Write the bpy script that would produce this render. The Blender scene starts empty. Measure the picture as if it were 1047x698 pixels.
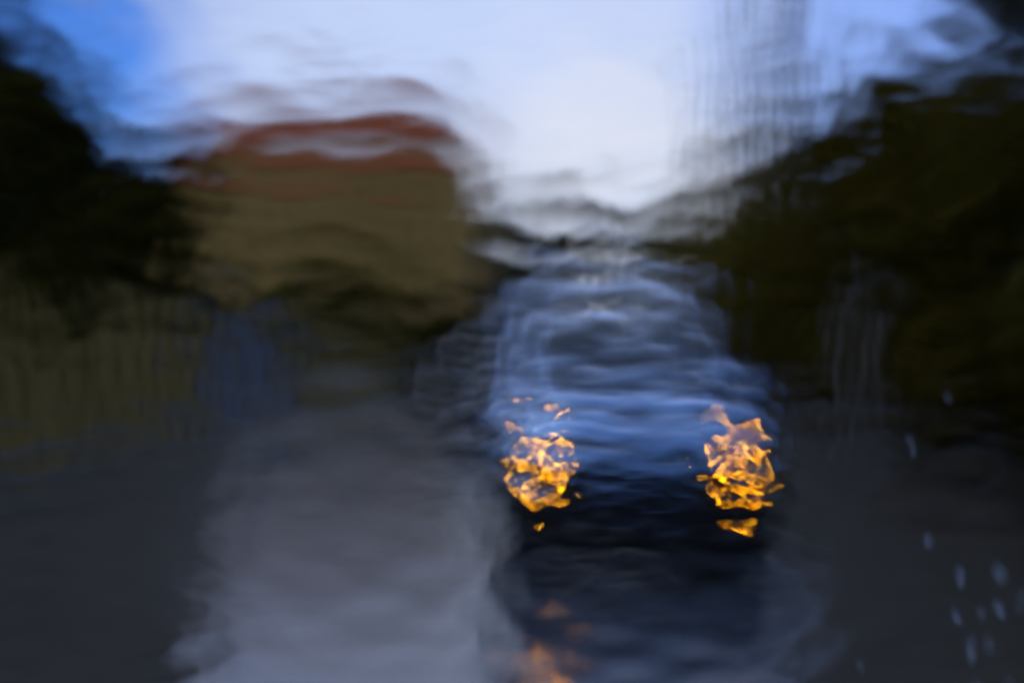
import bpy, bmesh, math, random
import numpy as np
from mathutils import Vector, Matrix

R = math.radians
rng = np.random.default_rng(7)
random.seed(7)
scene = bpy.context.scene
col = scene.collection

# ------------------------------------------------------------------ camera
F_PX = 1163.0                                    # focal length in pixels of a 1047 wide frame
EYE = Vector((0.0, 0.0, 1.45))
cd = bpy.data.cameras.new('camera')
cam = bpy.data.objects.new('camera', cd)
col.objects.link(cam)
cam.location = EYE
cam.rotation_euler = (R(90), 0, 0)
cd.sensor_width = 36.0
cd.lens = 36.0 * F_PX / 1047.0
cd.shift_y = 0.006
cd.clip_start = 0.02
cd.clip_end = 3000
cd.dof.use_dof = True
cd.dof.focus_distance = 1.1
cd.dof.aperture_fstop = 0.58
scene.camera = cam

# ------------------------------------------------------------------ sky
SUN_EL, SUN_AZ = R(34), R(-150)                   # azimuth from +Y towards +X
w = bpy.data.worlds.new('World')
scene.world = w
w.use_nodes = True
nt = w.node_tree
nt.nodes.clear()
N = nt.nodes.new
L = nt.links.new
out = N('ShaderNodeOutputWorld')
bg = N('ShaderNodeBackground')
bg.inputs['Strength'].default_value = 0.1
L(bg.outputs[0], out.inputs['Surface'])
sky = N('ShaderNodeTexSky')
sky.sky_type = 'NISHITA'
sky.sun_disc = False
sky.sun_elevation = SUN_EL
sky.sun_rotation = SUN_AZ
sky.air_density = 1.3
sky.dust_density = 0.4
sky.ozone_density = 3.0
tc = N('ShaderNodeTexCoord')
mp = N('ShaderNodeMapping')
mp.inputs['Scale'].default_value = (1.0, 1.0, 2.6)
L(tc.outputs['Generated'], mp.inputs['Vector'])
n1 = N('ShaderNodeTexNoise')
n1.inputs['Scale'].default_value = 2.3
n1.inputs['Detail'].default_value = 5
n1.inputs['Roughness'].default_value = 0.5
L(mp.outputs[0], n1.inputs['Vector'])


def wmath(op, a, b=None, c=None):
    n = N('ShaderNodeMath')
    n.operation = op
    for k, v in enumerate((a, b, c)):
        if v is None:
            continue
        if isinstance(v, (int, float)):
            n.inputs[k].default_value = v
        else:
            L(v, n.inputs[k])
    return n.outputs[0]


def wdot(d):
    v = Vector(d).normalized()
    n = N('ShaderNodeVectorMath')
    n.operation = 'DOT_PRODUCT'
    L(tc.outputs['Generated'], n.inputs[0])
    n.inputs[1].default_value = v
    return n.outputs['Value']


def wrange(v, a, b, c, d):
    n = N('ShaderNodeMapRange')
    n.interpolation_type = 'SMOOTHSTEP'
    L(v, n.inputs['Value'])
    for k, x in zip(('From Min', 'From Max', 'To Min', 'To Max'), (a, b, c, d)):
        n.inputs[k].default_value = x
    return n.outputs['Result']


# blue gaps in the cloud: low on the left, and high on the right
gapL = wrange(wdot((-0.415, 1.0, 0.24)), 0.9885, 0.9998, 0.0, 1.0)
gapR = wrange(wdot((0.42, 1.0, 0.30)), 0.965, 1.0, 0.0, 0.6)
gap = wmath('MAXIMUM', gapL, gapR)
cl = wrange(n1.outputs['Fac'], 0.30, 0.62, 0.35, 0.0)
gap = wmath('MINIMUM', wmath('ADD', gap, wmath('MULTIPLY', cl, 0.8)), 1.0)
# clouds: bright ahead, darker behind the camera and overhead
ahead = wrange(wdot((0.05, 1.0, 0.12)), -0.3, 1.0, 0.35, 1.0)
lowglow = wrange(wdot((0.085, 1.0, 0.07)), 0.974, 1.0, 0.0, 1.0)
cmix = N('ShaderNodeMix')
cmix.data_type = 'RGBA'
L(lowglow, cmix.inputs['Factor'])
cmix.inputs['A'].default_value = (5.25, 6.3, 9.1, 1)
cmix.inputs['B'].default_value = (7.9, 8.1, 8.8, 1)
cs = N('ShaderNodeVectorMath')
cs.operation = 'SCALE'
behind = N('ShaderNodeMix')
behind.data_type = 'RGBA'
L(wrange(wdot((0.05, 1.0, 0.12)), -0.2, 0.85, 0.0, 1.0), behind.inputs['Factor'])
behind.inputs['A'].default_value = (4.4, 7.2, 12.5, 1)
L(cmix.outputs['Result'], behind.inputs['B'])
L(behind.outputs['Result'], cs.inputs[0])
L(wmath('MULTIPLY', ahead, wrange(n1.outputs['Fac'], 0.3, 0.7, 0.88, 1.08)), cs.inputs['Scale'])
bl = N('ShaderNodeMix')
bl.data_type = 'RGBA'
bl.blend_type = 'MULTIPLY'
bl.inputs['Factor'].default_value = 1.0
L(sky.outputs[0], bl.inputs['A'])
bl.inputs['B'].default_value = (0.36, 0.68, 1.5, 1)
fm = N('ShaderNodeMix')
fm.data_type = 'RGBA'
L(gap, fm.inputs['Factor'])
L(cs.outputs[0], fm.inputs['A'])
L(bl.outputs['Result'], fm.inputs['B'])
L(fm.outputs['Result'], bg.inputs['Color'])

# ------------------------------------------------------------------ sun (behind the overcast)
sd = bpy.data.lights.new('sun', 'SUN')
sd.energy = 0.7
sd.angle = R(40)
sd.color = (1.0, 0.93, 0.82)
sun = bpy.data.objects.new('sun', sd)
col.objects.link(sun)
sdir = Vector((math.sin(SUN_AZ) * math.cos(SUN_EL), math.cos(SUN_AZ) * math.cos(SUN_EL), math.sin(SUN_EL)))
sun.rotation_euler = sdir.to_track_quat('Z', 'Y').to_euler()

vs = scene.view_settings
vs.view_transform = 'Standard'
vs.look = 'None'
vs.exposure = 0.0
vs.gamma = 1.0
vs.use_curve_mapping = False
cy = scene.cycles
cy.use_adaptive_sampling = False
cy.use_denoising = True
try:
    cy.denoiser = 'OPENIMAGEDENOISE'
except Exception:
    pass
cy.max_bounces = 8
cy.diffuse_bounces = 2
cy.glossy_bounces = 3
cy.transmission_bounces = 6
cy.transparent_max_bounces = 6
cy.blur_glossy = 0.0
cy.sample_clamp_indirect = 0.0


# ------------------------------------------------------------------ helpers
def at(px, py, Y):
    return Vector(((px - 523.5) / F_PX * Y, Y, EYE.z - (py - 343.0) / F_PX * Y))


def tag(o, label=None, cat=None, group=None, kind=None):
    for k, v in (('label', label), ('category', cat), ('group', group), ('kind', kind)):
        if v:
            o[k] = v
    return o


def empty(name, loc, rz=0.0):
    o = bpy.data.objects.new(name, None)
    o.empty_display_size = 0.3
    col.objects.link(o)
    o.location = loc
    o.rotation_euler = (0, 0, rz)
    return o


def mesh_obj(name, verts, faces, m, parent=None, smooth=False, loc=None):
    me = bpy.data.meshes.new(name)
    me.from_pydata([tuple(v) for v in verts], [], [tuple(f) for f in faces])
    me.update()
    bm = bmesh.new()
    bm.from_mesh(me)
    bmesh.ops.recalc_face_normals(bm, faces=bm.faces)
    bm.to_mesh(me)
    bm.free()
    if smooth:
        me.polygons.foreach_set('use_smooth', [True] * len(me.polygons))
    o = bpy.data.objects.new(name, me)
    if m is not None:
        me.materials.append(m)
    col.objects.link(o)
    if parent is not None:
        o.parent = parent
    if loc is not None:
        o.location = loc
    return o


class MB:
    """Collects boxes, tubes and slabs and links them as one mesh object."""

    def __init__(self):
        self.v, self.f = [], []

    def add(self, vs_, fs_):
        b = len(self.v)
        self.v += [tuple(p) for p in vs_]
        self.f += [tuple(i + b for i in f) for f in fs_]
        return self

    def box(self, x0, x1, y0, y1, z0, z1):
        p = [(x, y, z) for x in (x0, x1) for y in (y0, y1) for z in (z0, z1)]
        return self.add(p, [(0, 1, 3, 2), (4, 6, 7, 5), (0, 4, 5, 1), (2, 3, 7, 6), (0, 2, 6, 4), (1, 5, 7, 3)])

    def tube(self, pts, rad, n=8):
        pts = [Vector(p) for p in pts]
        rad = rad if isinstance(rad, (list, tuple)) else [rad] * len(pts)
        vs_, fs_ = [], []
        for i, p in enumerate(pts):
            d = (pts[min(i + 1, len(pts) - 1)] - pts[max(i - 1, 0)]).normalized()
            a = d.cross(Vector((0, 0, 1)) if abs(d.z) < 0.9 else Vector((1, 0, 0))).normalized()
            b = d.cross(a)
            for k in range(n):
                t = 2 * math.pi * k / n
                vs_.append(p + (a * math.cos(t) + b * math.sin(t)) * rad[i])
        for i in range(len(pts) - 1):
            for k in range(n):
                k2 = (k + 1) % n
                fs_.append((i * n + k, i * n + k2, (i + 1) * n + k2, (i + 1) * n + k))
        fs_.append(tuple(range(n - 1, -1, -1)))
        fs_.append(tuple((len(pts) - 1) * n + k for k in range(n)))
        return self.add(vs_, fs_)

    def loft(self, rings, cap=True):
        n = len(rings[0])
        vs_ = [p for r in rings for p in r]
        fs_ = []
        for i in range(len(rings) - 1):
            for k in range(n):
                k2 = (k + 1) % n
                fs_.append((i * n + k, i * n + k2, (i + 1) * n + k2, (i + 1) * n + k))
        if cap:
            fs_.append(tuple(range(n - 1, -1, -1)))
            fs_.append(tuple((len(rings) - 1) * n + k for k in range(n)))
        return self.add(vs_, fs_)

    def patch(self, f, nu, nv, thick):
        """A curved slab: f(u, v) on the unit square, thickened along its normal on both sides."""
        P = [[Vector(f(i / nu, j / nv)) for j in range(nv + 1)] for i in range(nu + 1)]
        vs_, idx = [], {}
        for s in (0, 1):
            for i in range(nu + 1):
                for j in range(nv + 1):
                    du = P[min(i + 1, nu)][j] - P[max(i - 1, 0)][j]
                    dv = P[i][min(j + 1, nv)] - P[i][max(j - 1, 0)]
                    nn = du.cross(dv).normalized()
                    idx[s, i, j] = len(vs_)
                    vs_.append(P[i][j] + nn * (thick * (0.5 - s)))
        fs_ = []
        for i in range(nu):
            for j in range(nv):
                fs_.append((idx[0, i, j], idx[0, i + 1, j], idx[0, i + 1, j + 1], idx[0, i, j + 1]))
                fs_.append((idx[1, i, j], idx[1, i, j + 1], idx[1, i + 1, j + 1], idx[1, i + 1, j]))
        for i in range(nu):
            for j in (0, nv):
                fs_.append((idx[0, i, j], idx[1, i, j], idx[1, i + 1, j], idx[0, i + 1, j]))
        for j in range(nv):
            for i in (0, nu):
                fs_.append((idx[0, i, j], idx[0, i, j + 1], idx[1, i, j + 1], idx[1, i, j]))
        return self.add(vs_, fs_)

    def build(self, name, m, parent=None, smooth=False, loc=None):
        return mesh_obj(name, self.v, self.f, m, parent, smooth, loc)


def mat(name, c, rough=0.6, metal=0.0, var=0.25, scale=6.0, c2=None, spec=0.5, bump=0.0, coat=0.0, stretch=(1, 1, 1)):
    m = bpy.data.materials.new(name)
    m.use_nodes = True
    t = m.node_tree
    p = t.nodes['Principled BSDF']
    tc_ = t.nodes.new('ShaderNodeTexCoord')
    mp_ = t.nodes.new('ShaderNodeMapping')
    mp_.inputs['Scale'].default_value = stretch
    t.links.new(tc_.outputs['Object'], mp_.inputs['Vector'])
    nz = t.nodes.new('ShaderNodeTexNoise')
    nz.inputs['Scale'].default_value = scale
    nz.inputs['Detail'].default_value = 5
    t.links.new(mp_.outputs[0], nz.inputs['Vector'])
    rp = t.nodes.new('ShaderNodeValToRGB')
    a = c if c2 is None else c2
    rp.color_ramp.elements[0].position = 0.3
    rp.color_ramp.elements[1].position = 0.7
    rp.color_ramp.elements[0].color = tuple(x * (1 - var) for x in a) + (1,)
    rp.color_ramp.elements[1].color = tuple(min(1, x * (1 + var)) for x in c) + (1,)
    t.links.new(nz.outputs['Fac'], rp.inputs['Fac'])
    t.links.new(rp.outputs['Color'], p.inputs['Base Color'])
    p.inputs['Roughness'].default_value = rough
    p.inputs['Metallic'].default_value = metal
    p.inputs['Specular IOR Level'].default_value = spec
    p.inputs['Coat Weight'].default_value = coat
    p.inputs['Coat Roughness'].default_value = 0.05
    if bump:
        b = t.nodes.new('ShaderNodeBump')
        b.inputs['Strength'].default_value = bump
        b.inputs['Distance'].default_value = 0.02
        t.links.new(nz.outputs['Fac'], b.inputs['Height'])
        t.links.new(b.outputs[0], p.inputs['Normal'])
    return m


M = {}
M['verge'] = mat('verge mud', (0.024, 0.020, 0.014), 0.65, var=0.7, scale=1.6, bump=0.6, spec=0.14)
M['leaf_dark'] = mat('dark leaves', (0.046, 0.041, 0.004), 0.8, var=0.5, scale=0.8, spec=0.06)
M['leaf_brown'] = mat('brown leaves', (0.055, 0.045, 0.004), 0.8, var=0.5, scale=0.8, spec=0.06)
M['leaf_olive'] = mat('olive leaves', (0.11, 0.09, 0.014), 0.7, var=0.45, scale=0.7, spec=0.15)
M['leaf_hazed'] = mat('hazed grey green leaves', (0.070, 0.075, 0.055), 0.7, var=0.4, scale=0.6, spec=0.2)  # rain haze over the far trees is mixed into this leaf colour
M['bark'] = mat('wet bark', (0.030, 0.024, 0.016), 0.6, var=0.5, scale=5, stretch=(1, 1, 0.2))
M['ochre'] = mat('ochre render', (0.24, 0.158, 0.042), 0.9, var=0.22, scale=0.5, stretch=(1, 1, 0.4))
M['roof'] = mat('red roof tiles', (0.26, 0.066, 0.026), 0.9, var=0.3, scale=1.3, spec=0.1)
M['white'] = mat('white render', (0.75, 0.75, 0.76), 0.8, var=0.06, scale=0.8)
M['pane'] = mat('dull shutter', (0.12, 0.09, 0.03), 0.8, var=0.2)
M['timber'] = mat('brown fence boards', (0.27, 0.175, 0.045), 0.8, spec=0.1, var=0.45, scale=2.2, stretch=(3, 3, 0.25))
M['timber_dark'] = mat('dark fence posts', (0.07, 0.045, 0.014), 0.8, spec=0.1, var=0.4, scale=3)
M['gate'] = mat('blue grey gate paint', (0.062, 0.070, 0.095), 0.6, var=0.25, scale=2)
M['gate_dark'] = mat('dark gate gap', (0.03, 0.035, 0.05), 0.5, var=0.25)
M['pole'] = mat('grey pole', (0.045, 0.05, 0.07), 0.6, var=0.3, scale=2)
M['steel'] = mat('steel grey', (0.20, 0.21, 0.23), 0.4, metal=0.6, var=0.2)
M['wire'] = mat('black cable', (0.03, 0.03, 0.035), 0.5, var=0.2)
M['post'] = mat('pale concrete', (0.09, 0.10, 0.12), 0.6, var=0.25, scale=3)
M['paint'] = mat('blue silver car paint', (0.29, 0.46, 0.80), 0.22, metal=0.8, var=0.06, scale=30, coat=1.0)
M['silver'] = mat('grey car paint', (0.10, 0.115, 0.15), 0.5, metal=0.2, var=0.06, scale=30, coat=0.3)
M['glass'] = mat('dark car glass', (0.016, 0.026, 0.042), 0.06, var=0.2, spec=0.45)
M['glass_dull'] = mat('dull car glass', (0.03, 0.028, 0.024), 0.3, var=0.2, spec=0.1)
M['black'] = mat('black plastic', (0.006, 0.007, 0.010), 0.6, var=0.3, scale=20, spec=0.05)
M['rubber'] = mat('tyre rubber', (0.02, 0.02, 0.021), 0.7, var=0.2, scale=20)
M['alloy'] = mat('alloy rim', (0.35, 0.36, 0.38), 0.3, metal=0.9, var=0.1)
M['chrome'] = mat('lamp reflector', (0.07, 0.045, 0.006), 0.2, metal=0.9, var=0.1)
M['seal'] = mat('black rubber seal', (0.015, 0.015, 0.016), 0.6, var=0.2)


def emit_mat(name, c, s):
    m = bpy.data.materials.new(name)
    m.use_nodes = True
    t = m.node_tree
    t.nodes.clear()
    o = t.nodes.new('ShaderNodeOutputMaterial')
    e = t.nodes.new('ShaderNodeEmission')
    e.inputs['Color'].default_value = tuple(c) + (1,)
    e.inputs['Strength'].default_value = s
    t.links.new(e.outputs[0], o.inputs['Surface'])
    return m


M['lamp'] = emit_mat('lit amber lamp', (1.0, 0.38, 0.0), 200.0)


def road_mat():
    m = bpy.data.materials.new('wet asphalt')
    m.use_nodes = True
    t = m.node_tree
    p = t.nodes['Principled BSDF']
    tc_ = t.nodes.new('ShaderNodeTexCoord')
    a = t.nodes.new('ShaderNodeTexNoise')
    a.inputs['Scale'].default_value = 0.55
    a.inputs['Detail'].default_value = 6
    b = t.nodes.new('ShaderNodeTexNoise')
    b.inputs['Scale'].default_value = 90
    b.inputs['Detail'].default_value = 3
    for n in (a, b):
        t.links.new(tc_.outputs['Object'], n.inputs['Vector'])
    rp = t.nodes.new('ShaderNodeValToRGB')
    rp.color_ramp.elements[0].color = (0.030, 0.040, 0.060, 1)
    rp.color_ramp.elements[1].color = (0.050, 0.064, 0.095, 1)
    t.links.new(a.outputs['Fac'], rp.inputs['Fac'])
    t.links.new(rp.outputs['Color'], p.inputs['Base Color'])
    mr = t.nodes.new('ShaderNodeMapRange')
    mr.inputs['From Min'].default_value = 0.35
    mr.inputs['From Max'].default_value = 0.65
    mr.inputs['To Min'].default_value = 0.20
    mr.inputs['To Max'].default_value = 0.34
    t.links.new(a.outputs['Fac'], mr.inputs['Value'])
    t.links.new(mr.outputs[0], p.inputs['Roughness'])
    p.inputs['Coat Weight'].default_value = 0.9
    p.inputs['Coat IOR'].default_value = 1.33
    p.inputs['Coat Roughness'].default_value = 0.17
    bu = t.nodes.new('ShaderNodeBump')
    bu.inputs['Strength'].default_value = 0.25
    bu.inputs['Distance'].default_value = 0.004
    t.links.new(b.outputs['Fac'], bu.inputs['Height'])
    t.links.new(bu.outputs[0], p.inputs['Normal'])
    return m


M['road'] = road_mat()


# ------------------------------------------------------------------ ground and road
def sheet(name, pts, z, m, thick=0.0):
    return mesh_obj(name, [(x, y, z) for x, y in pts], [tuple(range(len(pts)))], m)


g = sheet('ground', [(-900, -200), (900, -200), (900, 1600), (-900, 1600)], -0.09, M['verge'])
tag(g, kind='structure')
left = [(-5.0, -12), (-5.2, 8), (-5.3, 18), (-5.2, 28), (-4.0, 40), (-1.6, 55), (2.5, 75), (9, 100)]
right = [(4.0, -12), (4.0, 8), (4.0, 18), (4.2, 28), (5.4, 40), (7.8, 55), (12.0, 75), (18, 100)]
mb = MB()
n_ = len(left)
vv = [(x, y, 0.0) for x, y in left] + [(x, y, 0.0) for x, y in right] + [(x, y, -0.2) for x, y in left] + [(x, y, -0.2) for x, y in right]
ff = []
for i in range(n_ - 1):
    ff.append((i, n_ + i, n_ + i + 1, i + 1))
    ff.append((i, i + 1, 2 * n_ + i + 1, 2 * n_ + i))
    ff.append((n_ + i, 3 * n_ + i, 3 * n_ + i + 1, n_ + i + 1))
mb.add(vv, ff)
tag(mb.build('road', M['road']), kind='structure')


# muddy shoulder along the left of the carriageway
rs_ = random.Random(3)
inner = [(-1.0, 2.0), (-1.3, 4.75), (-1.9, 7.0), (-2.5, 10.0), (-3.3, 14.0), (-4.1, 19.0), (-4.9, 25.0)]
edge = []
for (xa, ya), (xb, yb) in zip(inner, inner[1:]):
    for k in range(8):
        t = k / 8
        edge.append((xa + (xb - xa) * t + (0.16 if ya > 4 else .1) * (0.6 * math.sin(k * 0.8 + ya) + rs_.uniform(-.3, .3)), ya + (yb - ya) * t))
tag(sheet('shoulder', [(-4.99, 2.0)] + edge + [(-5.15, 27.0), (-5.27, 18.0), (-5.17, 8.0)], 0.004, M['verge']), kind='structure')


edge = []
inner = [(0.9, 2.0), (1.15, 4.75), (1.8, 6.6), (2.0, 9.0), (2.7, 14.0), (3.3, 19.0), (3.9, 26.0)]
for (xa, ya), (xb, yb) in zip(inner, inner[1:]):
    for k in range(8):
        t = k / 8
        edge.append((xa + (xb - xa) * t + 0.12 * (0.6 * math.sin(k * 0.8 + ya) + rs_.uniform(-.3, .3)), ya + (yb - ya) * t))
tag(sheet('shoulder', edge + [(3.98, 26.0), (3.99, 18.0), (3.99, 2.0)], 0.004, M['verge']), kind='structure')  # dark sheet added over the road to darken its right side

# kerbs as low concrete runs
def kerb(line, s):
    m_ = MB()
    rings = []
    for x, y in line:
        rings.append([(x, y, -0.1), (x + s * 0.14, y, -0.1), (x + s * 0.14, y, 0.10), (x + s * 0.02, y, 0.10)])
    m_.loft(rings)
    tag(m_.build('kerb', M['post']), kind='structure')


kerb(left[:6], -1)
mbp = MB()
rings = []
for x, y in left[:6]:
    rings.append([(x - 0.145, y, -0.1), (x - 1.1, y, -0.1), (x - 1.1, y, 0.085), (x - 0.145, y, 0.085)])
mbp.loft(rings)
tag(mbp.build('pavement', M['road']), kind='structure')


# ------------------------------------------------------------------ trees and shrubs
def leaves(n, centers, radii, size, seed, flat=0.75):
    """n leaf clumps (bent quads) scattered through lobes; uneven outline with gaps."""
    r = np.random.default_rng(seed)
    k = r.integers(0, len(centers), n)
    d = r.normal(size=(n, 3))
    d /= np.linalg.norm(d, axis=1)[:, None]
    rad = r.random(n) ** 0.45
    c = np.array(centers)[k] + d * (rad * np.array(radii)[k])[:, None] * np.array([1, 1, flat])
    s = size * (0.5 + r.random(n))
    a = r.normal(size=(n, 3))
    a /= np.linalg.norm(a, axis=1)[:, None]
    b = np.cross(a, r.normal(size=(n, 3)))
    b /= np.linalg.norm(b, axis=1)[:, None]
    nn = np.cross(a, b)
    V = np.empty((n, 6, 3))
    V[:, 0] = c - a * s[:, None]
    V[:, 1] = c - a * s[:, None] * 0.3 + b * s[:, None] * 0.42
    V[:, 2] = c + a * s[:, None] * 0.5 + b * s[:, None] * 0.34 + nn * s[:, None] * 0.2
    V[:, 3] = c + a * s[:, None]
    V[:, 4] = c + a * s[:, None] * 0.5 - b * s[:, None] * 0.34 + nn * s[:, None] * 0.2
    V[:, 5] = c - a * s[:, None] * 0.3 - b * s[:, None] * 0.42
    return V.reshape(-1, 3), n


def leaf_obj(name, V, n, m, parent):
    me = bpy.data.meshes.new(name)
    me.vertices.add(len(V))
    me.vertices.foreach_set('co', V.astype(np.float32).ravel())
    base = np.arange(n)[:, None] * 6
    q = np.concatenate([base + np.array([0, 1, 2, 5]), base + np.array([5, 2, 3, 4])], axis=1).reshape(-1)
    me.loops.add(len(q))
    me.loops.foreach_set('vertex_index', q.astype(np.int32))
    me.polygons.add(len(q) // 4)
    me.polygons.foreach_set('loop_start', np.arange(0, len(q), 4, dtype=np.int32))
    me.polygons.foreach_set('loop_total', np.full(len(q) // 4, 4, dtype=np.int32))
    me.update(calc_edges=True)
    me.materials.append(m)
    o = bpy.data.objects.new(name, me)
    col.objects.link(o)
    o.parent = parent
    return o


def tree(label, x, y, h, rx, m, seed, group=None, n=3200, size=0.26, base=0.3, name='tree', cat='tree', lobes=14, lean=0.0):
    r = random.Random(seed)
    root = empty(name, (x, y, 0))
    tag(root, label, cat, group)
    t = MB()
    top = Vector((lean * h * 0.5, 0, h * 0.8))
    tr = 0.022 * h + 0.04
    t.tube([(0, 0, -0.1), (lean * h * .1, 0, h * 0.25), (lean * h * .25 + r.uniform(-.1, .1), r.uniform(-.1, .1), h * 0.5), top],
           [tr * 1.3, tr, tr * 0.7, tr * 0.2])
    cs_, rs = [], []
    zc = h * (base + 1) / 2
    for i in range(lobes):
        a = r.uniform(0, 6.283)
        q = r.uniform(0.1, 0.75)
        zz = r.uniform(base * h + 0.1 * h, h * 0.92)
        taper = math.sqrt(max(0.08, 1 - ((zz - zc) / (h * (1 - base) / 2 * 1.12)) ** 2))
        p = Vector((math.cos(a) * rx * q * taper + lean * zz * 0.5, math.sin(a) * rx * q * taper, zz))
        rr = rx * r.uniform(0.28, 0.5) * (0.5 + 0.5 * taper)
        p.z = min(p.z, h - rr * 0.6)
        cs_.append(tuple(p))
        rs.append(rr)
        st = Vector((lean * h * .2, 0, h * r.uniform(0.22, 0.5)))
        mid = (st + p) / 2 + Vector((0, 0, 0.05 * h))
        t.tube([st, mid, p], [tr * 0.45, tr * 0.28, tr * 0.08], 5)
    t.build('trunk', M['bark'], root, smooth=True)
    V, k = leaves(n, cs_, rs, size, seed)
    leaf_obj('crown', V, k, m, root)
    return root


def shrub(label, x, y, h, rx, m, seed, group=None, n=1800, size=0.16, cat='shrub'):
    r = random.Random(seed)
    root = empty('shrub', (x, y, 0))
    tag(root, label, cat, group)
    cs_, rs = [], []
    t = MB()
    for i in range(10):
        a = r.uniform(0, 6.283)
        q = r.uniform(0, 0.7)
        rr = r.uniform(0.3, 0.5) * min(rx, h)
        p = (math.cos(a) * rx * q, math.sin(a) * rx * q * 0.7, r.uniform(rr * 0.6, max(rr * 0.7, h - rr * 0.75)))
        cs_.append(p)
        rs.append(rr)
        t.tube([(0, 0, -0.1), (p[0] * 0.5, p[1] * 0.5, p[2] * 0.6), p], [0.05, 0.035, 0.012], 5)
    t.build('stem', M['bark'], root)
    V, k = leaves(n, cs_, rs, size, seed, 0.9)
    leaf_obj('foliage', V, k, m, root)
    return root


# left side
tree('tall dark tree at the left edge reaching above the brown fence', -8.3, 15.5, 6.9, 2.7, M['leaf_dark'], 11, n=9000, size=0.24, base=0.1, lobes=26)
tree('low dark rounded tree between the tall left tree and the ochre house', -7.6, 22.0, 6.0, 1.75, M['leaf_dark'], 12, n=9000, size=0.24, base=0.1, lobes=20)
tree('dark tree half hidden behind the tall left tree', -9.5, 24.0, 6.5, 2.5, M['leaf_dark'], 13, n=9000, size=0.28, base=0.05, lobes=24)
# shrubs in front of the house
shrub('dark green bush behind the blue grey gate', -8.2, 38.0, 4.3, 2.4, M['leaf_olive'], 21, 'bushes before the ochre house', 2600, 0.26)
shrub('widest dark bush under the middle of the ochre house', -6.2, 45.0, 4.7, 3.2, M['leaf_dark'], 22, 'bushes before the ochre house', 3200, 0.3)
shrub('dark bush below the right corner of the ochre house', -3.0, 50.0, 4.9, 2.8, M['leaf_dark'], 23, 'bushes before the ochre house', 3000, 0.3)
shrub('dark bush over the middle of the gate beside the rounded tree', -8.9, 30.5, 4.4, 1.7, M['leaf_dark'], 24, 'bushes before the ochre house', 3000, 0.24)
# distant trees over the car roof
tree('grey distant tree left of the sky gap over the car', 0.6, 88, 14.0, 4.6, M['leaf_hazed'], 31, 'distant trees at the road end', 3000, 0.6, 0.05)
tree('darkest pointed distant tree right behind the car roof', 4.1, 80, 12.4, 3.9, M['leaf_dark'], 32, 'distant trees at the road end', 3000, 0.5, 0.05)
tree('low distant tree below the brightest part of the sky', 8.6, 90, 11.6, 4.0, M['leaf_hazed'], 33, 'distant trees at the road end', 2600, 0.55, 0.05)
tree('farthest pale tree right of the house corner', -2.4, 120, 15.0, 5.0, M['leaf_hazed'], 34, 'distant trees at the road end', 2600, 0.8, 0.05)
tree('grey distant tree just left of the olive trees', 12.2, 92, 13.0, 4.0, M['leaf_hazed'], 35, 'distant trees at the road end', 2600, 0.55, 0.05)
# right side, far to near
tree('olive tree lowest and farthest in the right hand row', 7.7, 47, 8.0, 3.2, M['leaf_olive'], 41, 'trees along the right of the road', 4200, 0.34, 0.05, lobes=18)
tree('olive tree behind the cable poles in the right hand row', 8.4, 36, 8.3, 2.9, M['leaf_olive'], 42, 'trees along the right of the road', 4200, 0.3, 0.05, lobes=18)
tree('dark brown tree to the right of the car roof', 6.9, 24, 6.6, 2.2, M['leaf_brown'], 43, 'trees along the right of the road', 5200, 0.26, 0.05, lobes=20)
tree('dark tree leaning into the sky beyond the pale post', 6.9, 18.5, 6.6, 2.3, M['leaf_brown'], 44, 'trees along the right of the road', 6500, 0.22, 0.02, lobes=22)
tree('big black brown tree filling the right edge', 7.3, 13.0, 5.6, 2.7, M['leaf_brown'], 45, 'trees along the right of the road', 9000, 0.2, 0.0, lobes=28)
tree('tall nearest tree whose boughs darken the top right corner', 6.1, 10.2, 5.8, 2.1, M['leaf_dark'], 46, 'trees along the right of the road', 9000, 0.2, 0.0, lobes=26)
for k, (x, y, h, rx, lb) in enumerate((
        (6.6, 22.0, 2.5, 1.5, 'dark hedge bush beyond the pale post'),
        (6.4, 29.0, 3.0, 1.8, 'farthest dark hedge bush on the right verge, under the olive trees'),
        (6.1, 17.0, 2.6, 1.3, 'dark hedge bush just right of the pale post'),
        (6.0, 13.6, 2.6, 1.5, 'dark hedge bush below the big right tree'),
        (5.9, 10.6, 2.3, 1.5, 'nearest dark hedge bush at the right edge'))):
    shrub(lb, x, y, h, rx, M['leaf_brown'], 60 + k, 'hedge bushes on the right verge', 3200, 0.13)


# ------------------------------------------------------------------ house
HY = 58.0
def hx(px):
    return (px - 523.5) / F_PX * HY
def hz(py):
    return EYE.z - (py - 343.0) / F_PX * HY


X0, X1 = hx(172), hx(488)
ZE, ZR = hz(154), hz(80)
house = empty('house', ((X0 + X1) / 2, HY, 0))
tag(house, 'ochre three storey house with a low red tiled roof', 'house')
ox = -(X0 + X1) / 2
hw = (X1 - X0) / 2
MB().box(-hw, hw, 0, 10, -0.3, ZE).build('wall', M['ochre'], house)
mr_ = MB()
ov = 0.35
mr_.loft([[(-hw - ov, -ov, ZE + .002), (hw + ov, -ov, ZE + .002), (hw + ov, 10 + ov, ZE + .002), (-hw - ov, 10 + ov, ZE + .002)],
          [(-hw - ov, -ov, ZE + .2), (hw + ov, -ov, ZE + .2), (hw + ov, 10 + ov, ZE + .2), (-hw - ov, 10 + ov, ZE + .2)],
          [(-hw + 0.5, 4.2, ZR), (hw - 2.6, 4.2, ZR), (hw - 2.6, 5.8, ZR), (-hw + 0.5, 5.8, ZR)]])
mr_.build('roof', M['roof'], house)
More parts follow.
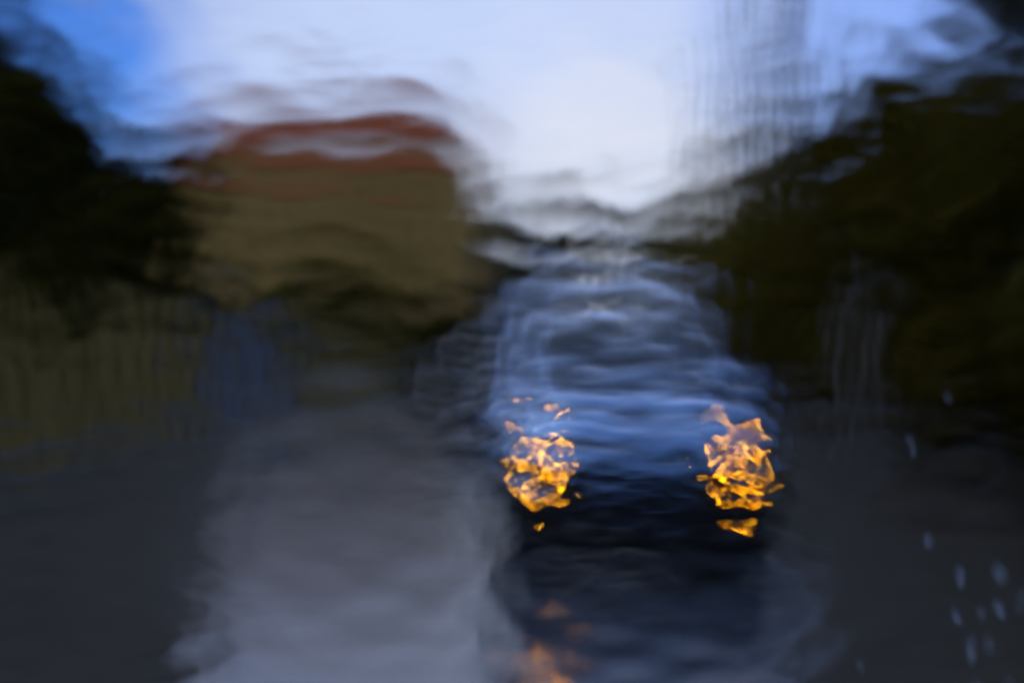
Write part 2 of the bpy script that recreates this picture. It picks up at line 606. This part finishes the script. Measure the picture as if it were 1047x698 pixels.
for zrow in (2.2, 5.2, 8.2):
    for xc in (-5.2, -1.8, 1.8, 5.2):
        wd = MB()
        for (a, b, c, d) in ((-.62, -.52, -.8, .8), (.52, .62, -.8, .8), (-.519, .519, -.8, -.7), (-.519, .519, .7, .8), (-.04, .04, -.699, .699)):
            wd.box(xc + a, xc + b, -.06, -.001, zrow + c, zrow + d)
        wf = wd.build('window', M['ochre'], house)
        MB().box(xc - .518, xc + .518, -.03, -.002, zrow - .698, zrow + .698).build('pane', M['ochre'] if zrow > 99 else M['pane'], wf)

# added white house: its red roof stands in for a refracted roof fragment
bh = empty('roof_image_house', (at(418, 343, 76).x, 76, 0))
tag(bh, 'added white house whose red roof stands in for a refracted roof fragment', 'house')
q = 76 / F_PX
zt, ze_ = EYE.z + (343 - 76) * q, EYE.z + (343 - 106) * q
MB().box(-38 * q, 38 * q, 0, 6, -0.3, ze_).build('wall', M['white'], bh)
MB().loft([[(-48 * q, -.4, ze_ + .002), (50 * q, -.4, ze_ + .002), (50 * q, 6.4, ze_ + .002), (-48 * q, 6.4, ze_ + .002)],
           [(-46 * q, 2.5, zt), (8 * q, 2.5, zt), (8 * q, 3.5, zt), (-46 * q, 3.5, zt)]]).build('roof', M['roof'], bh)

# ------------------------------------------------------------------ fence and gate on the left
def fence(y0, y1, x0, x1, zt, label, board):
    root = empty('board_fence', (x0, y0, 0))
    tag(root, label, 'fence', 'brown timber fences along the left pavement')
    Ln = math.hypot(x1 - x0, y1 - y0)
    root.rotation_euler = (0, 0, math.atan2(y1 - y0, x1 - x0))
    b = MB()
    s = 0.0
    r = random.Random(int(y0 * 10))
    while s < Ln - 0.1:
        wv = r.uniform(0.13, 0.17)
        b.box(s, s + wv - 0.012, -0.012 + r.uniform(-.004, .004), 0.012, 0.05 + r.uniform(0, .05), zt + r.uniform(-.06, .06))
        s += wv
    b.build('board_panel', board, root)
    k = 0.0
    while k <= Ln + 0.01:
        MB().box(k - .06, k + .06, -.14, -.02, -0.1, zt + 0.08).build('post', M['timber_dark'], root)
        k += Ln / max(1, round(Ln / 2.6))


fence(11.0, 22.5, -6.35, -6.22, 2.15, 'brown vertical board fence below the tall dark tree', M['timber'])
fence(31.5, 41.0, -6.05, -4.95, 2.2, 'brown board fence beyond the blue grey gate', M['timber'])
fence(41.2, 56.0, -4.9, -2.4, 2.2, 'farthest brown board fence leading to the house corner', M['timber'])
gt = empty('metal_gate', (-6.2, 22.9, 0))
gt.rotation_euler = (0, 0, R(90.6))
tag(gt, 'blue grey double gate between the brown fences', 'gate')
for s in (0, 1):
    lf = MB()
    a = 0.2 + s * 3.95
    b_ = a + 3.85
    lf.box(a, a + .1, -.04, .04, .12, 2.1).box(b_ - .1, b_, -.04, .04, .12, 2.1).box(a + .101, b_ - .101, -.035, .035, .12, .24).box(a + .101, b_ - .101, -.035, .035, 1.98, 2.1)
    k = a + .16
    while k < b_ - .2:
        lf.box(k, k + .3, -.012, .012, .241, 1.979)
        k += .36
    lv = lf.build('gate_leaf', M['gate'], gt)
    MB().box(b_ - .3 if s == 0 else a + .12, b_ - .12 if s == 0 else a + .3, -.08, -.045, 1.0, 1.06).build('handle', M['steel'], lv)
for a in (0.0, 8.2):
    MB().box(a - .12, a + .12, -.12, .12, -.1, 2.35).build('gate_post', M['gate_dark'], gt)

# ------------------------------------------------------------------ poles, cables, lamp
PY = 42.0
tw = empty('twin_pole', (at(795, 343, PY).x, PY, 0))
tag(tw, 'tall twin utility pole with cross beams above the right hand trees', 'utility pole')
qq = PY / F_PX
for dx in (-26, 2, 30):
    MB().tube([(dx * qq, 0, -.2), (dx * qq, 0, 9), (dx * qq, 0, 15.5)], [.24, .21, .18], 8).build('pole', M['pole'], tw)
for pyy in (-10, 30, 66):
    z = EYE.z + (343 - pyy) * qq
    MB().box(-30 * qq, 34 * qq, .16, .28, z - .08, z + .08).build('cross_beam', M['pole'], tw)
br = MB()
za, zb = EYE.z + (343 - 66) * qq, EYE.z + (343 + 10) * qq
br.tube([(-26 * qq, -.2, za), (2 * qq, -.2, zb)], .05, 6).tube([(2 * qq, -.2, zb), (30 * qq, -.2, za)], .05, 6)
br.build('brace', M['pole'], tw)
for k, (px, y, top) in enumerate(((705, 52, 60), (741, 48, 30), (832, 38, 105))):
    p = empty('cable_pole', (at(px, 343, y).x, y, 0))
    tag(p, ('thin farthest cable pole left of the twin pole', 'thin cable pole close left of the twin pole', 'short cable pole right of the twin pole')[k],
        'utility pole', 'thin poles above the right hand trees')
    z = EYE.z + (343 - top) * y / F_PX
    MB().tube([(0, 0, -.2), (0, 0, z)], [.13, .09], 8).build('pole', M['pole'], p)
    MB().box(-.6, .6, .1, .18, z - .5, z - .38).build('cross_arm', M['pole'], p)
# street lamp slung on a cable between the houses and the twin pole
cA = Vector((X0 + 6, HY - 2, hz(62)))
LZ = at(338, 51, 50)
lamp = empty('slung_street_lamp', LZ)
tag(lamp, 'long flat street lamp slung on a cable above the ochre house', 'street lamp')
MB().loft([[(-.9, -.1, 0), (.9, -.1, 0), (.9, .1, 0), (-.9, .1, 0)], [(-1.1, -.22, -.12), (1.1, -.22, -.12), (1.1, .22, -.12), (-1.1, .22, -.12)],
           [(-1.0, -.2, -.2), (1.0, -.2, -.2), (1.0, .2, -.2), (-1.0, .2, -.2)]]).build('lamp_housing', M['pole'], lamp)
MB().box(-.9, .9, -.15, .15, -.24, -.203).build('diffuser', M['ochre'], lamp)
cb = MB()
Aend = at(-60, 60, 50)
Bend = Vector((at(769, 343, PY).x, PY, EYE.z + (343 - 20) * qq))
pts = []
for i in range(13):
    t = i / 12
    if t < 0.5:
        p_ = Aend.lerp(LZ, t * 2)
    else:
        p_ = LZ.lerp(Bend, t * 2 - 1)
    pts.append(p_ + Vector((0, 0, 0.02)))
cb.tube(pts, .012, 5)
tag(cb.build('overhead_cable', M['wire']), 'thin black cable carrying the slung street lamp', 'cable')
# pale post on the right verge
pp = empty('verge_post', (at(878, 343, 15).x, 15.0, 0))
tag(pp, 'pale concrete post with a slim cap on the right verge', 'post')
MB().tube([(0, 0, -.2), (0, 0, 1.0), (0, 0, 2.2)], [.1, .09, .085], 10).build('shaft', M['post'], pp)
MB().tube([(0, 0, 2.201), (0, 0, 2.25), (0, 0, 2.3)], [.11, .11, .05], 10).build('cap', M['post'], pp)


# ------------------------------------------------------------------ cars
def sq(cx, cz, hx_, hz_, y, n=28, e=4.5, crown=0.0):
    pts = []
    for k in range(n):
        t = 2 * math.pi * (k + 0.5) / n
        c, s = math.cos(t), math.sin(t)
        x = hx_ * math.copysign(abs(c) ** (2 / e), c)
        z = hz_ * math.copysign(abs(s) ** (2 / e), s)
        pts.append((cx + x, y, cz + z + (crown * (1 - (x / hx_) ** 2) if z > 0 else 0)))
    return pts


def make_car(label, x, y, paint, H=1.85, lit=True, W=1.85, group=None, rz=0.0):
    root = empty('suv' if lit else 'hatchback', (x, y, 0), rz)
    tag(root, label, 'car', group)
    s = H / 1.85
    h = W / 2
    st = [(0.00, .74, .40, .80), (0.06, .84, .33, .93), (0.22, .94, .30, .99), (0.6, .985, .28, 1.03), (1.2, 1.0, .28, 1.09),
          (2.8, 1.0, .28, 1.12), (4.2, .99, .30, 1.12), (4.5, .95, .38, 1.08), (4.6, .8, .5, .98)]
    b = MB()
    b.loft([sq(0, (z0 + z1) / 2 * s, h * f, (z1 - z0) / 2 * s, yy, 36, 5.0, 0.03) for yy, f, z0, z1 in st])
    body = b.build('body', paint, root, True)
    # cabin: plan outlines stacked upwards
    lv = [(1.00, 1.12, 4.46, .95), (1.10, 1.22, 4.44, .94), (1.3, 1.50, 4.38, .905), (1.5, 1.80, 4.28, .865), (1.66, 2.06, 4.15, .82),
          (1.76, 2.30, 4.0, .77), (1.82, 2.6, 3.75, .67), (1.85, 3.0, 3.4, .48)]

    def lev(z):
        for (a, b2) in zip(lv, lv[1:]):
            if a[0] <= z <= b2[0]:
                t = (z - a[0]) / (b2[0] - a[0])
                return tuple(a[i] + (b2[i] - a[i]) * t for i in (1, 2, 3))
        return lv[-1][1:]

    E = 7.0

    def plan(z, k, n=40):
        yf, yr, f = lev(z)
        t = 2 * math.pi * (k + .5) / n
        c, q_ = math.cos(t), math.sin(t)
        return (h * f * math.copysign(abs(c) ** (2 / E), c), (yf + yr) / 2 + (yr - yf) / 2 * math.copysign(abs(q_) ** (2 / E), q_), z * s)

    b = MB()
    b.loft([[plan(z, k) for k in range(40)] for z, *_ in lv])
    b.build('cabin', paint, root, True)

    def front(u, v):
        z = 1.13 + v * 0.52
        yf, yr, f = lev(z)
        xx = (u * 2 - 1) * (0.86 - 0.02 * v)
        yy = (yf + yr) / 2 - (yr - yf) / 2 * (1 - abs(xx) ** E) ** (1 / E)
        return (h * f * xx, yy - 0.012, z * s + .006)

    wsn = MB().patch(front, 16, 6, .012).build('windscreen', M['glass'] if lit else M['glass_dull'], root, True)
    for sx in (-1, 1):
        for a, b2 in ((1.95, 2.95), (3.05, 4.0)):
            def side(u, v, a=a, b2=b2, sx=sx):
                z = 1.16 + v * 0.46
                yf, yr, f = lev(z)
                yy = a + (b2 - a) * u + (0.28 * v if a < 2 else 0) * (1 - u)
                q_ = min(.999, abs((yy - (yf + yr) / 2) / ((yr - yf) / 2)))
                return (sx * (h * f * (1 - q_ ** E) ** (1 / E) + .008), yy, z * s)
            MB().patch(side, 8, 4, .012).build('side_window', M['glass'] if lit else M['glass_dull'], root, True)

    def rear(u, v):
        z = 1.2 + v * 0.4
        yf, yr, f = lev(z)
        xx = (u * 2 - 1) * .8
        return (h * f * xx, (yf + yr) / 2 + (yr - yf) / 2 * (1 - abs(xx) ** E) ** (1 / E) + .01, z * s)
    MB().patch(rear, 12, 4, .012).build('rear_window', M['glass'] if lit else M['glass_dull'], root, True)
    # lower bumper, grille
    bp = MB()
    bp.loft([sq(0, .30 * s, h * f, hh * s, yy, 28, 5) for yy, f, hh in ((-.07, .80, .18), (-.05, .90, .22), (.02, .965, .235), (.3, 1.008, .23), (.62, 1.004, .21))])
    bp.build('bumper', M['black'], root, True)
    gr = MB()
    gr.box(-.38, .38, -.035, .03, .58 * s, .76 * s)
    for k in range(5):
        gr.box(-.39, .39, -.055, -.036, (.59 + k * .036) * s, (.606 + k * .036) * s)
    gr.build('grille', M['black'], root)
    for sx in (-1, 1):
        xc = sx * .61 * W / 1.85
        zc = .685 if lit else .67 * s
        hl = MB()
        hl.loft([sq(xc, zc, .235, .14, .06, 20, 3.2), sq(xc, zc, .225, .135, -.045, 20, 3.2), sq(xc, zc, .205, .115, -.052, 20, 3.2), sq(xc, zc, .12, .055, -.02, 20, 2.6)])
        head = hl.build('headlight', M['chrome'] if lit else M['steel'], root, True)
        bb = MB()
        # a curved strip of light across the reflector bowl
        bb.loft([[(xc + u, yy_ - .045, zc + zz + .012 * math.cos(u * 24)) for yy_, zz in ((.02, -.002), (0, -.003), (0, .003), (.02, .002))]
                 for u in [-.032 + .0064 * q_ for q_ in range(11)]])
        bb.build('bulb', M['lamp'] if lit else M['alloy'], head)
        MB().box(xc - .09, xc + .09, -.110 if sx < 0 else -.155, -.022, zc - .021, zc - .017).build('added_light_stop', M['black'], head)  # added plate that blocks the strip's reflection on the road, shorter at left
        mm = MB()
        mm.loft([sq(sx * (h + .13), 1.14 * s, .105 * f, .08 * f, 1.52 + yy, 16, 3) for yy, f in ((0, .6), (.03, 1), (.1, .95), (.14, .6))])
        mm.box(min(sx * (h - .09), sx * (h + .05)), max(sx * (h - .09), sx * (h + .05)), 1.57, 1.62, 1.10 * s, 1.14 * s)
        mm.build('mirror', M['black'], root, True)
        rl = MB()
        rl.tube([(sx * .52 * W / 1.85, 2.3, 1.77 * s), (sx * .56 * W / 1.85, 2.45, 1.87 * s), (sx * .56 * W / 1.85, 3.9, 1.87 * s), (sx * .53 * W / 1.85, 4.05, 1.75 * s)], .02, 8)
        rl.build('roof_rail', M['black'], root, True)
        for yy in (.95, 3.65):
            tz = .34
            ty = MB()
            x0, x1 = sx * (h - .20), sx * (h + .012)
            prof = [(x0, .22), (x0, .31), (x0 + sx * .03, tz), (x1 - sx * .03, tz), (x1, .31), (x1, .22)]
            ty.loft([[(px_, yy + rr * math.cos(2 * math.pi * k / 28), tz + rr * math.sin(2 * math.pi * k / 28)) for k in range(28)] for px_, rr in prof])
            wh = ty.build('wheel', M['rubber'], root, True)
            rm = MB()
            rm.tube([(x1 - sx * .01, yy, tz), (x1 + sx * .006, yy, tz)], [.215, .2], 24)
            rm.build('rim', M['alloy'], wh)
    wp = MB()
    for x0, x1 in ((-.62, -.02), (.0, .58)):
        wp.tube([(x0, lev(1.13)[0] + .0, 1.155 * s), (x1, lev(1.13)[0] - .045, 1.155 * s)], .011, 6)
    wp.build('wiper', M['black'], root)
    return root


make_car('blue silver off-road car facing the camera with both amber headlights lit', 0.80, 7.2, M['paint'], H=2.0)
make_car('dull grey hatchback with its lights off behind the left of the blue car', -0.22, 17.0, M['silver'], H=1.42, lit=False, W=1.75)

# ------------------------------------------------------------------ the wet windscreen the picture was taken through
PANE_D, RAKE = 0.75, R(18)
PC = Vector((0.0, PANE_D, 1.45))
UA = Vector((1, 0, 0))
VA = Vector((0, -math.sin(RAKE), math.cos(RAKE)))
NA = Vector((0, math.cos(RAKE), math.sin(RAKE)))     # outward


def film_uv(px, py):
    d = Vector(((px - 523.5) / F_PX, 1.0, -(py - 343.0) / F_PX))
    t = (PC - EYE).dot(NA) / d.dot(NA)
    p = EYE + d * t - PC
    return p.dot(UA), p.dot(VA)


GU, GV, GS = 640, 420, 0.0021
U = (np.arange(GU) - (GU - 1) / 2) * GS
V_ = (np.arange(GV) - (GV - 1) / 2) * GS
UU, VV = np.meshgrid(U, V_, indexing='ij')
kx = np.fft.fftfreq(GU, GS)[:, None]
ky = np.fft.fftfreq(GV, GS)[None, :]


def field(lu, lv, seed, band=0.55):
    """Random waves about lu metres long across and lv metres long upwards, scaled to unit slope."""
    r = np.random.default_rng(seed)
    s = np.fft.fft2(r.normal(size=(GU, GV)))
    q_ = np.sqrt((kx * lu) ** 2 + (ky * lv) ** 2)
    f = q_ * np.exp(-((q_ - 0.9) / band) ** 2) * (q_ < 2.6)
    z = np.real(np.fft.ifft2(s * f))
    gu, gv = np.gradient(z, GS)
    return z / math.sqrt((gu ** 2 + gv ** 2).mean())


def blob(px, py, rx, ry):
    u, v = film_uv(px, py)
    k = PANE_D / F_PX
    return np.exp(-(((UU - u) / (rx * k)) ** 2 + ((VV - v) / (ry * k)) ** 2))


LAMPS = blob(555, 470, 100, 100) + blob(752, 470, 100, 100)
CALM = 1.0 - 0.55 * np.clip(LAMPS, 0, 1)
H = 0.045 * CALM * field(0.070, 0.034, 1)                       # broad swells in the sheet of water
H += 0.042 * field(0.055, 0.015, 2, 0.8) * (0.50 + 0.65 * blob(640, 430, 330, 190)) * CALM      # ripples lying across
H += 0.045 * CALM * field(0.021, 0.085, 3, 1.0) * (0.12 + 0.4 * blob(770, 190, 130, 200) + 0.8 * blob(110, 380, 230, 130))   # rivulets running down
H += 0.035 * field(0.020, 0.015, 4) * 0.3 * CALM
H += 0.053 * LAMPS * field(0.036, 0.014, 5)
H += 0.018 * LAMPS * field(0.017, 0.0085, 6)

film_mat = bpy.data.materials.new('rain water film')
film_mat.use_nodes = True
t = film_mat.node_tree
t.nodes.clear()
o_ = t.nodes.new('ShaderNodeOutputMaterial')
rf = t.nodes.new('ShaderNodeBsdfRefraction')
rf.inputs['IOR'].default_value = 1.33
rf.inputs['Roughness'].default_value = 0.03
tcf = t.nodes.new('ShaderNodeTexCoord')
mpf = t.nodes.new('ShaderNodeMapping')
mpf.inputs['Scale'].default_value = (45, 1, 190)
nzf = t.nodes.new('ShaderNodeTexNoise')
nzf.inputs['Scale'].default_value = 1.0
nzf.inputs['Detail'].default_value = 1.5
nzf.inputs['Distortion'].default_value = 0.6
buf = t.nodes.new('ShaderNodeBump')
buf.inputs['Strength'].default_value = 1.0
buf.inputs['Distance'].default_value = 0.00003
t.links.new(tcf.outputs['Object'], mpf.inputs['Vector'])
t.links.new(mpf.outputs[0], nzf.inputs['Vector'])
t.links.new(nzf.outputs['Fac'], buf.inputs['Height'])
t.links.new(buf.outputs[0], rf.inputs['Normal'])
atf = t.nodes.new('ShaderNodeAttribute')
atf.attribute_name = 'film_roughness'
t.links.new(atf.outputs['Fac'], rf.inputs['Roughness'])
t.links.new(rf.outputs[0], o_.inputs['Surface'])
inner_mat = bpy.data.materials.new('clear inner glass')
inner_mat.use_nodes = True
t = inner_mat.node_tree
t.nodes.clear()
o_ = t.nodes.new('ShaderNodeOutputMaterial')
rf = t.nodes.new('ShaderNodeBsdfRefraction')
rf.inputs['IOR'].default_value = 1.33
rf.inputs['Roughness'].default_value = 0.0
t.links.new(rf.outputs[0], o_.inputs['Surface'])

wsr = empty('wet_windscreen', PC)
wsr.rotation_euler = (-RAKE, 0, 0)
# rotation -RAKE about X turns +Z towards +Y; the top must lean back to the camera
wsr.rotation_euler = (RAKE, 0, 0)
tag(wsr, 'rain covered windscreen in front of the camera with rippling water', 'windscreen')
me = bpy.data.meshes.new('water_film')
nv = GU * GV
co = np.empty((nv + 4, 3), dtype=np.float32)
co[:nv, 0] = UU.ravel()
co[:nv, 1] = 0.004 + H.ravel()
co[:nv, 2] = VV.ravel()
for k, (i, j) in enumerate(((0, 0), (GU - 1, 0), (GU - 1, GV - 1), (0, GV - 1))):
    co[nv + k] = (U[i], -0.004, V_[j])
I, J = np.meshgrid(np.arange(GU - 1), np.arange(GV - 1), indexing='ij')
a = (I * GV + J).ravel()
quads = np.stack([a, a + 1, a + GV + 1, a + GV], axis=1)     # outward +y
faces = [quads.ravel()]
tot = [np.full(len(quads), 4)]
mid = [np.zeros(len(quads), dtype=np.int32)]


def extra(vs2, m_i):
    faces.append(np.array(vs2))
    tot.append(np.array([len(vs2)]))
    mid.append(np.array([m_i], dtype=np.int32))


c0, c1, c2, c3 = nv, nv + 1, nv + 2, nv + 3
extra([c0, c1, c2, c3], 1)
extra([c1, c0] + [i * GV for i in range(GU)], 1)
extra([c3, c2] + [i * GV + GV - 1 for i in range(GU - 1, -1, -1)], 1)
extra([c0, c3] + [j for j in range(GV - 1, -1, -1)], 1)
extra([c2, c1] + [(GU - 1) * GV + j for j in range(GV)], 1)
lo = np.concatenate(faces).astype(np.int32)
to = np.concatenate(tot).astype(np.int32)
me.vertices.add(len(co))
me.vertices.foreach_set('co', co.ravel())
me.loops.add(len(lo))
me.loops.foreach_set('vertex_index', lo)
me.polygons.add(len(to))
me.polygons.foreach_set('loop_start', np.concatenate([[0], np.cumsum(to)[:-1]]).astype(np.int32))
me.polygons.foreach_set('loop_total', to)
me.polygons.foreach_set('material_index', np.concatenate(mid))
sm = np.zeros(len(to), dtype=bool)
sm[:len(quads)] = True
me.update(calc_edges=True)
me.polygons.foreach_set('use_smooth', sm)
me.materials.append(film_mat)
# finely beaded, hazier water away from the smooth sheet in the middle
ra = me.attributes.new('film_roughness', 'FLOAT', 'POINT')
smooth_ = np.clip(blob(650, 470, 210, 110) * 1.5, 0, 1)
rv = np.full(len(co), 0.15, dtype=np.float32)
rv[:nv] = (0.15 - 0.12 * smooth_).ravel()
ra.data.foreach_set('value', rv)
me.materials.append(inner_mat)
# flat edges must not bend the smooth normals of the film
sharp = me.attributes.new('sharp_edge', 'BOOLEAN', 'EDGE')
ed = np.empty(len(me.edges) * 2, dtype=np.int32)
me.edges.foreach_get('vertices', ed)
ed = ed.reshape(-1, 2)
isb = lambda v_: (v_ % GV == 0) | (v_ % GV == GV - 1) | (v_ // GV == 0) | (v_ // GV >= GU - 1)
sharp.data.foreach_set('value', isb(ed[:, 0]) & isb(ed[:, 1]))
wf_ = bpy.data.objects.new('water_film', me)
col.objects.link(wf_)
wf_.parent = wsr
UH, VH = U[-1], V_[-1]
fr = MB()
e = 0.05
fr.box(-UH - e, -UH - .001, -.02, .02, -VH - e, VH + e).box(UH + .001, UH + e, -.02, .02, -VH - e, VH + e)
fr.box(-UH - .0005, UH + .0005, -.02, .02, -VH - e, -VH - .001).box(-UH - .0005, UH + .0005, -.02, .02, VH + .001, VH + e)
fr.build('rubber_seal', M['seal'], wsr)


# ------------------------------------------------------------------ rain
water = bpy.data.materials.new('rain water')
water.use_nodes = True
pw = water.node_tree.nodes['Principled BSDF']
pw.inputs['Base Color'].default_value = (0.5, 0.62, 0.8, 1)
pw.inputs['Roughness'].default_value = 0.12
pw.inputs['IOR'].default_value = 1.33
pw.inputs['Transmission Weight'].default_value = 0.8
rr_ = random.Random(5)
drop0 = None
for px, py in ((948, 540), (985, 575), (1018, 572), (1003, 612), (1022, 608), (976, 618), (990, 648), (1008, 645), (880, 668), (968, 395), (930, 440), (1035, 690), (1000, 692), (1040, 600)):
    Yd = rr_.uniform(0.94, 1.06)
    p = at(px, py, Yd)
    if drop0 is None:
        b = MB()
        b.loft([[(rad_ * math.cos(k * .7854), rad_ * math.sin(k * .7854), z_) for k in range(8)] for z_, rad_ in ((-.0045, .0005), (-.0036, .0013), (-.0015, .0020), (0.0015, .0020), (.0036, .0013), (.0045, .0005))])
        drop0 = b.build('raindrop', water, None, True)
        d_ = drop0
    else:
        d_ = drop0.copy()
        col.objects.link(d_)
    d_.location = p
    d_.rotation_euler = (0, rr_.uniform(-.7, -.1), 0)
    s_ = rr_.uniform(.6, 1.3)
    d_.scale = (s_, s_, s_ * 1.2)
    tag(d_, 'small bright raindrop falling in front of the dark right verge', 'raindrop', 'raindrops at the lower right')
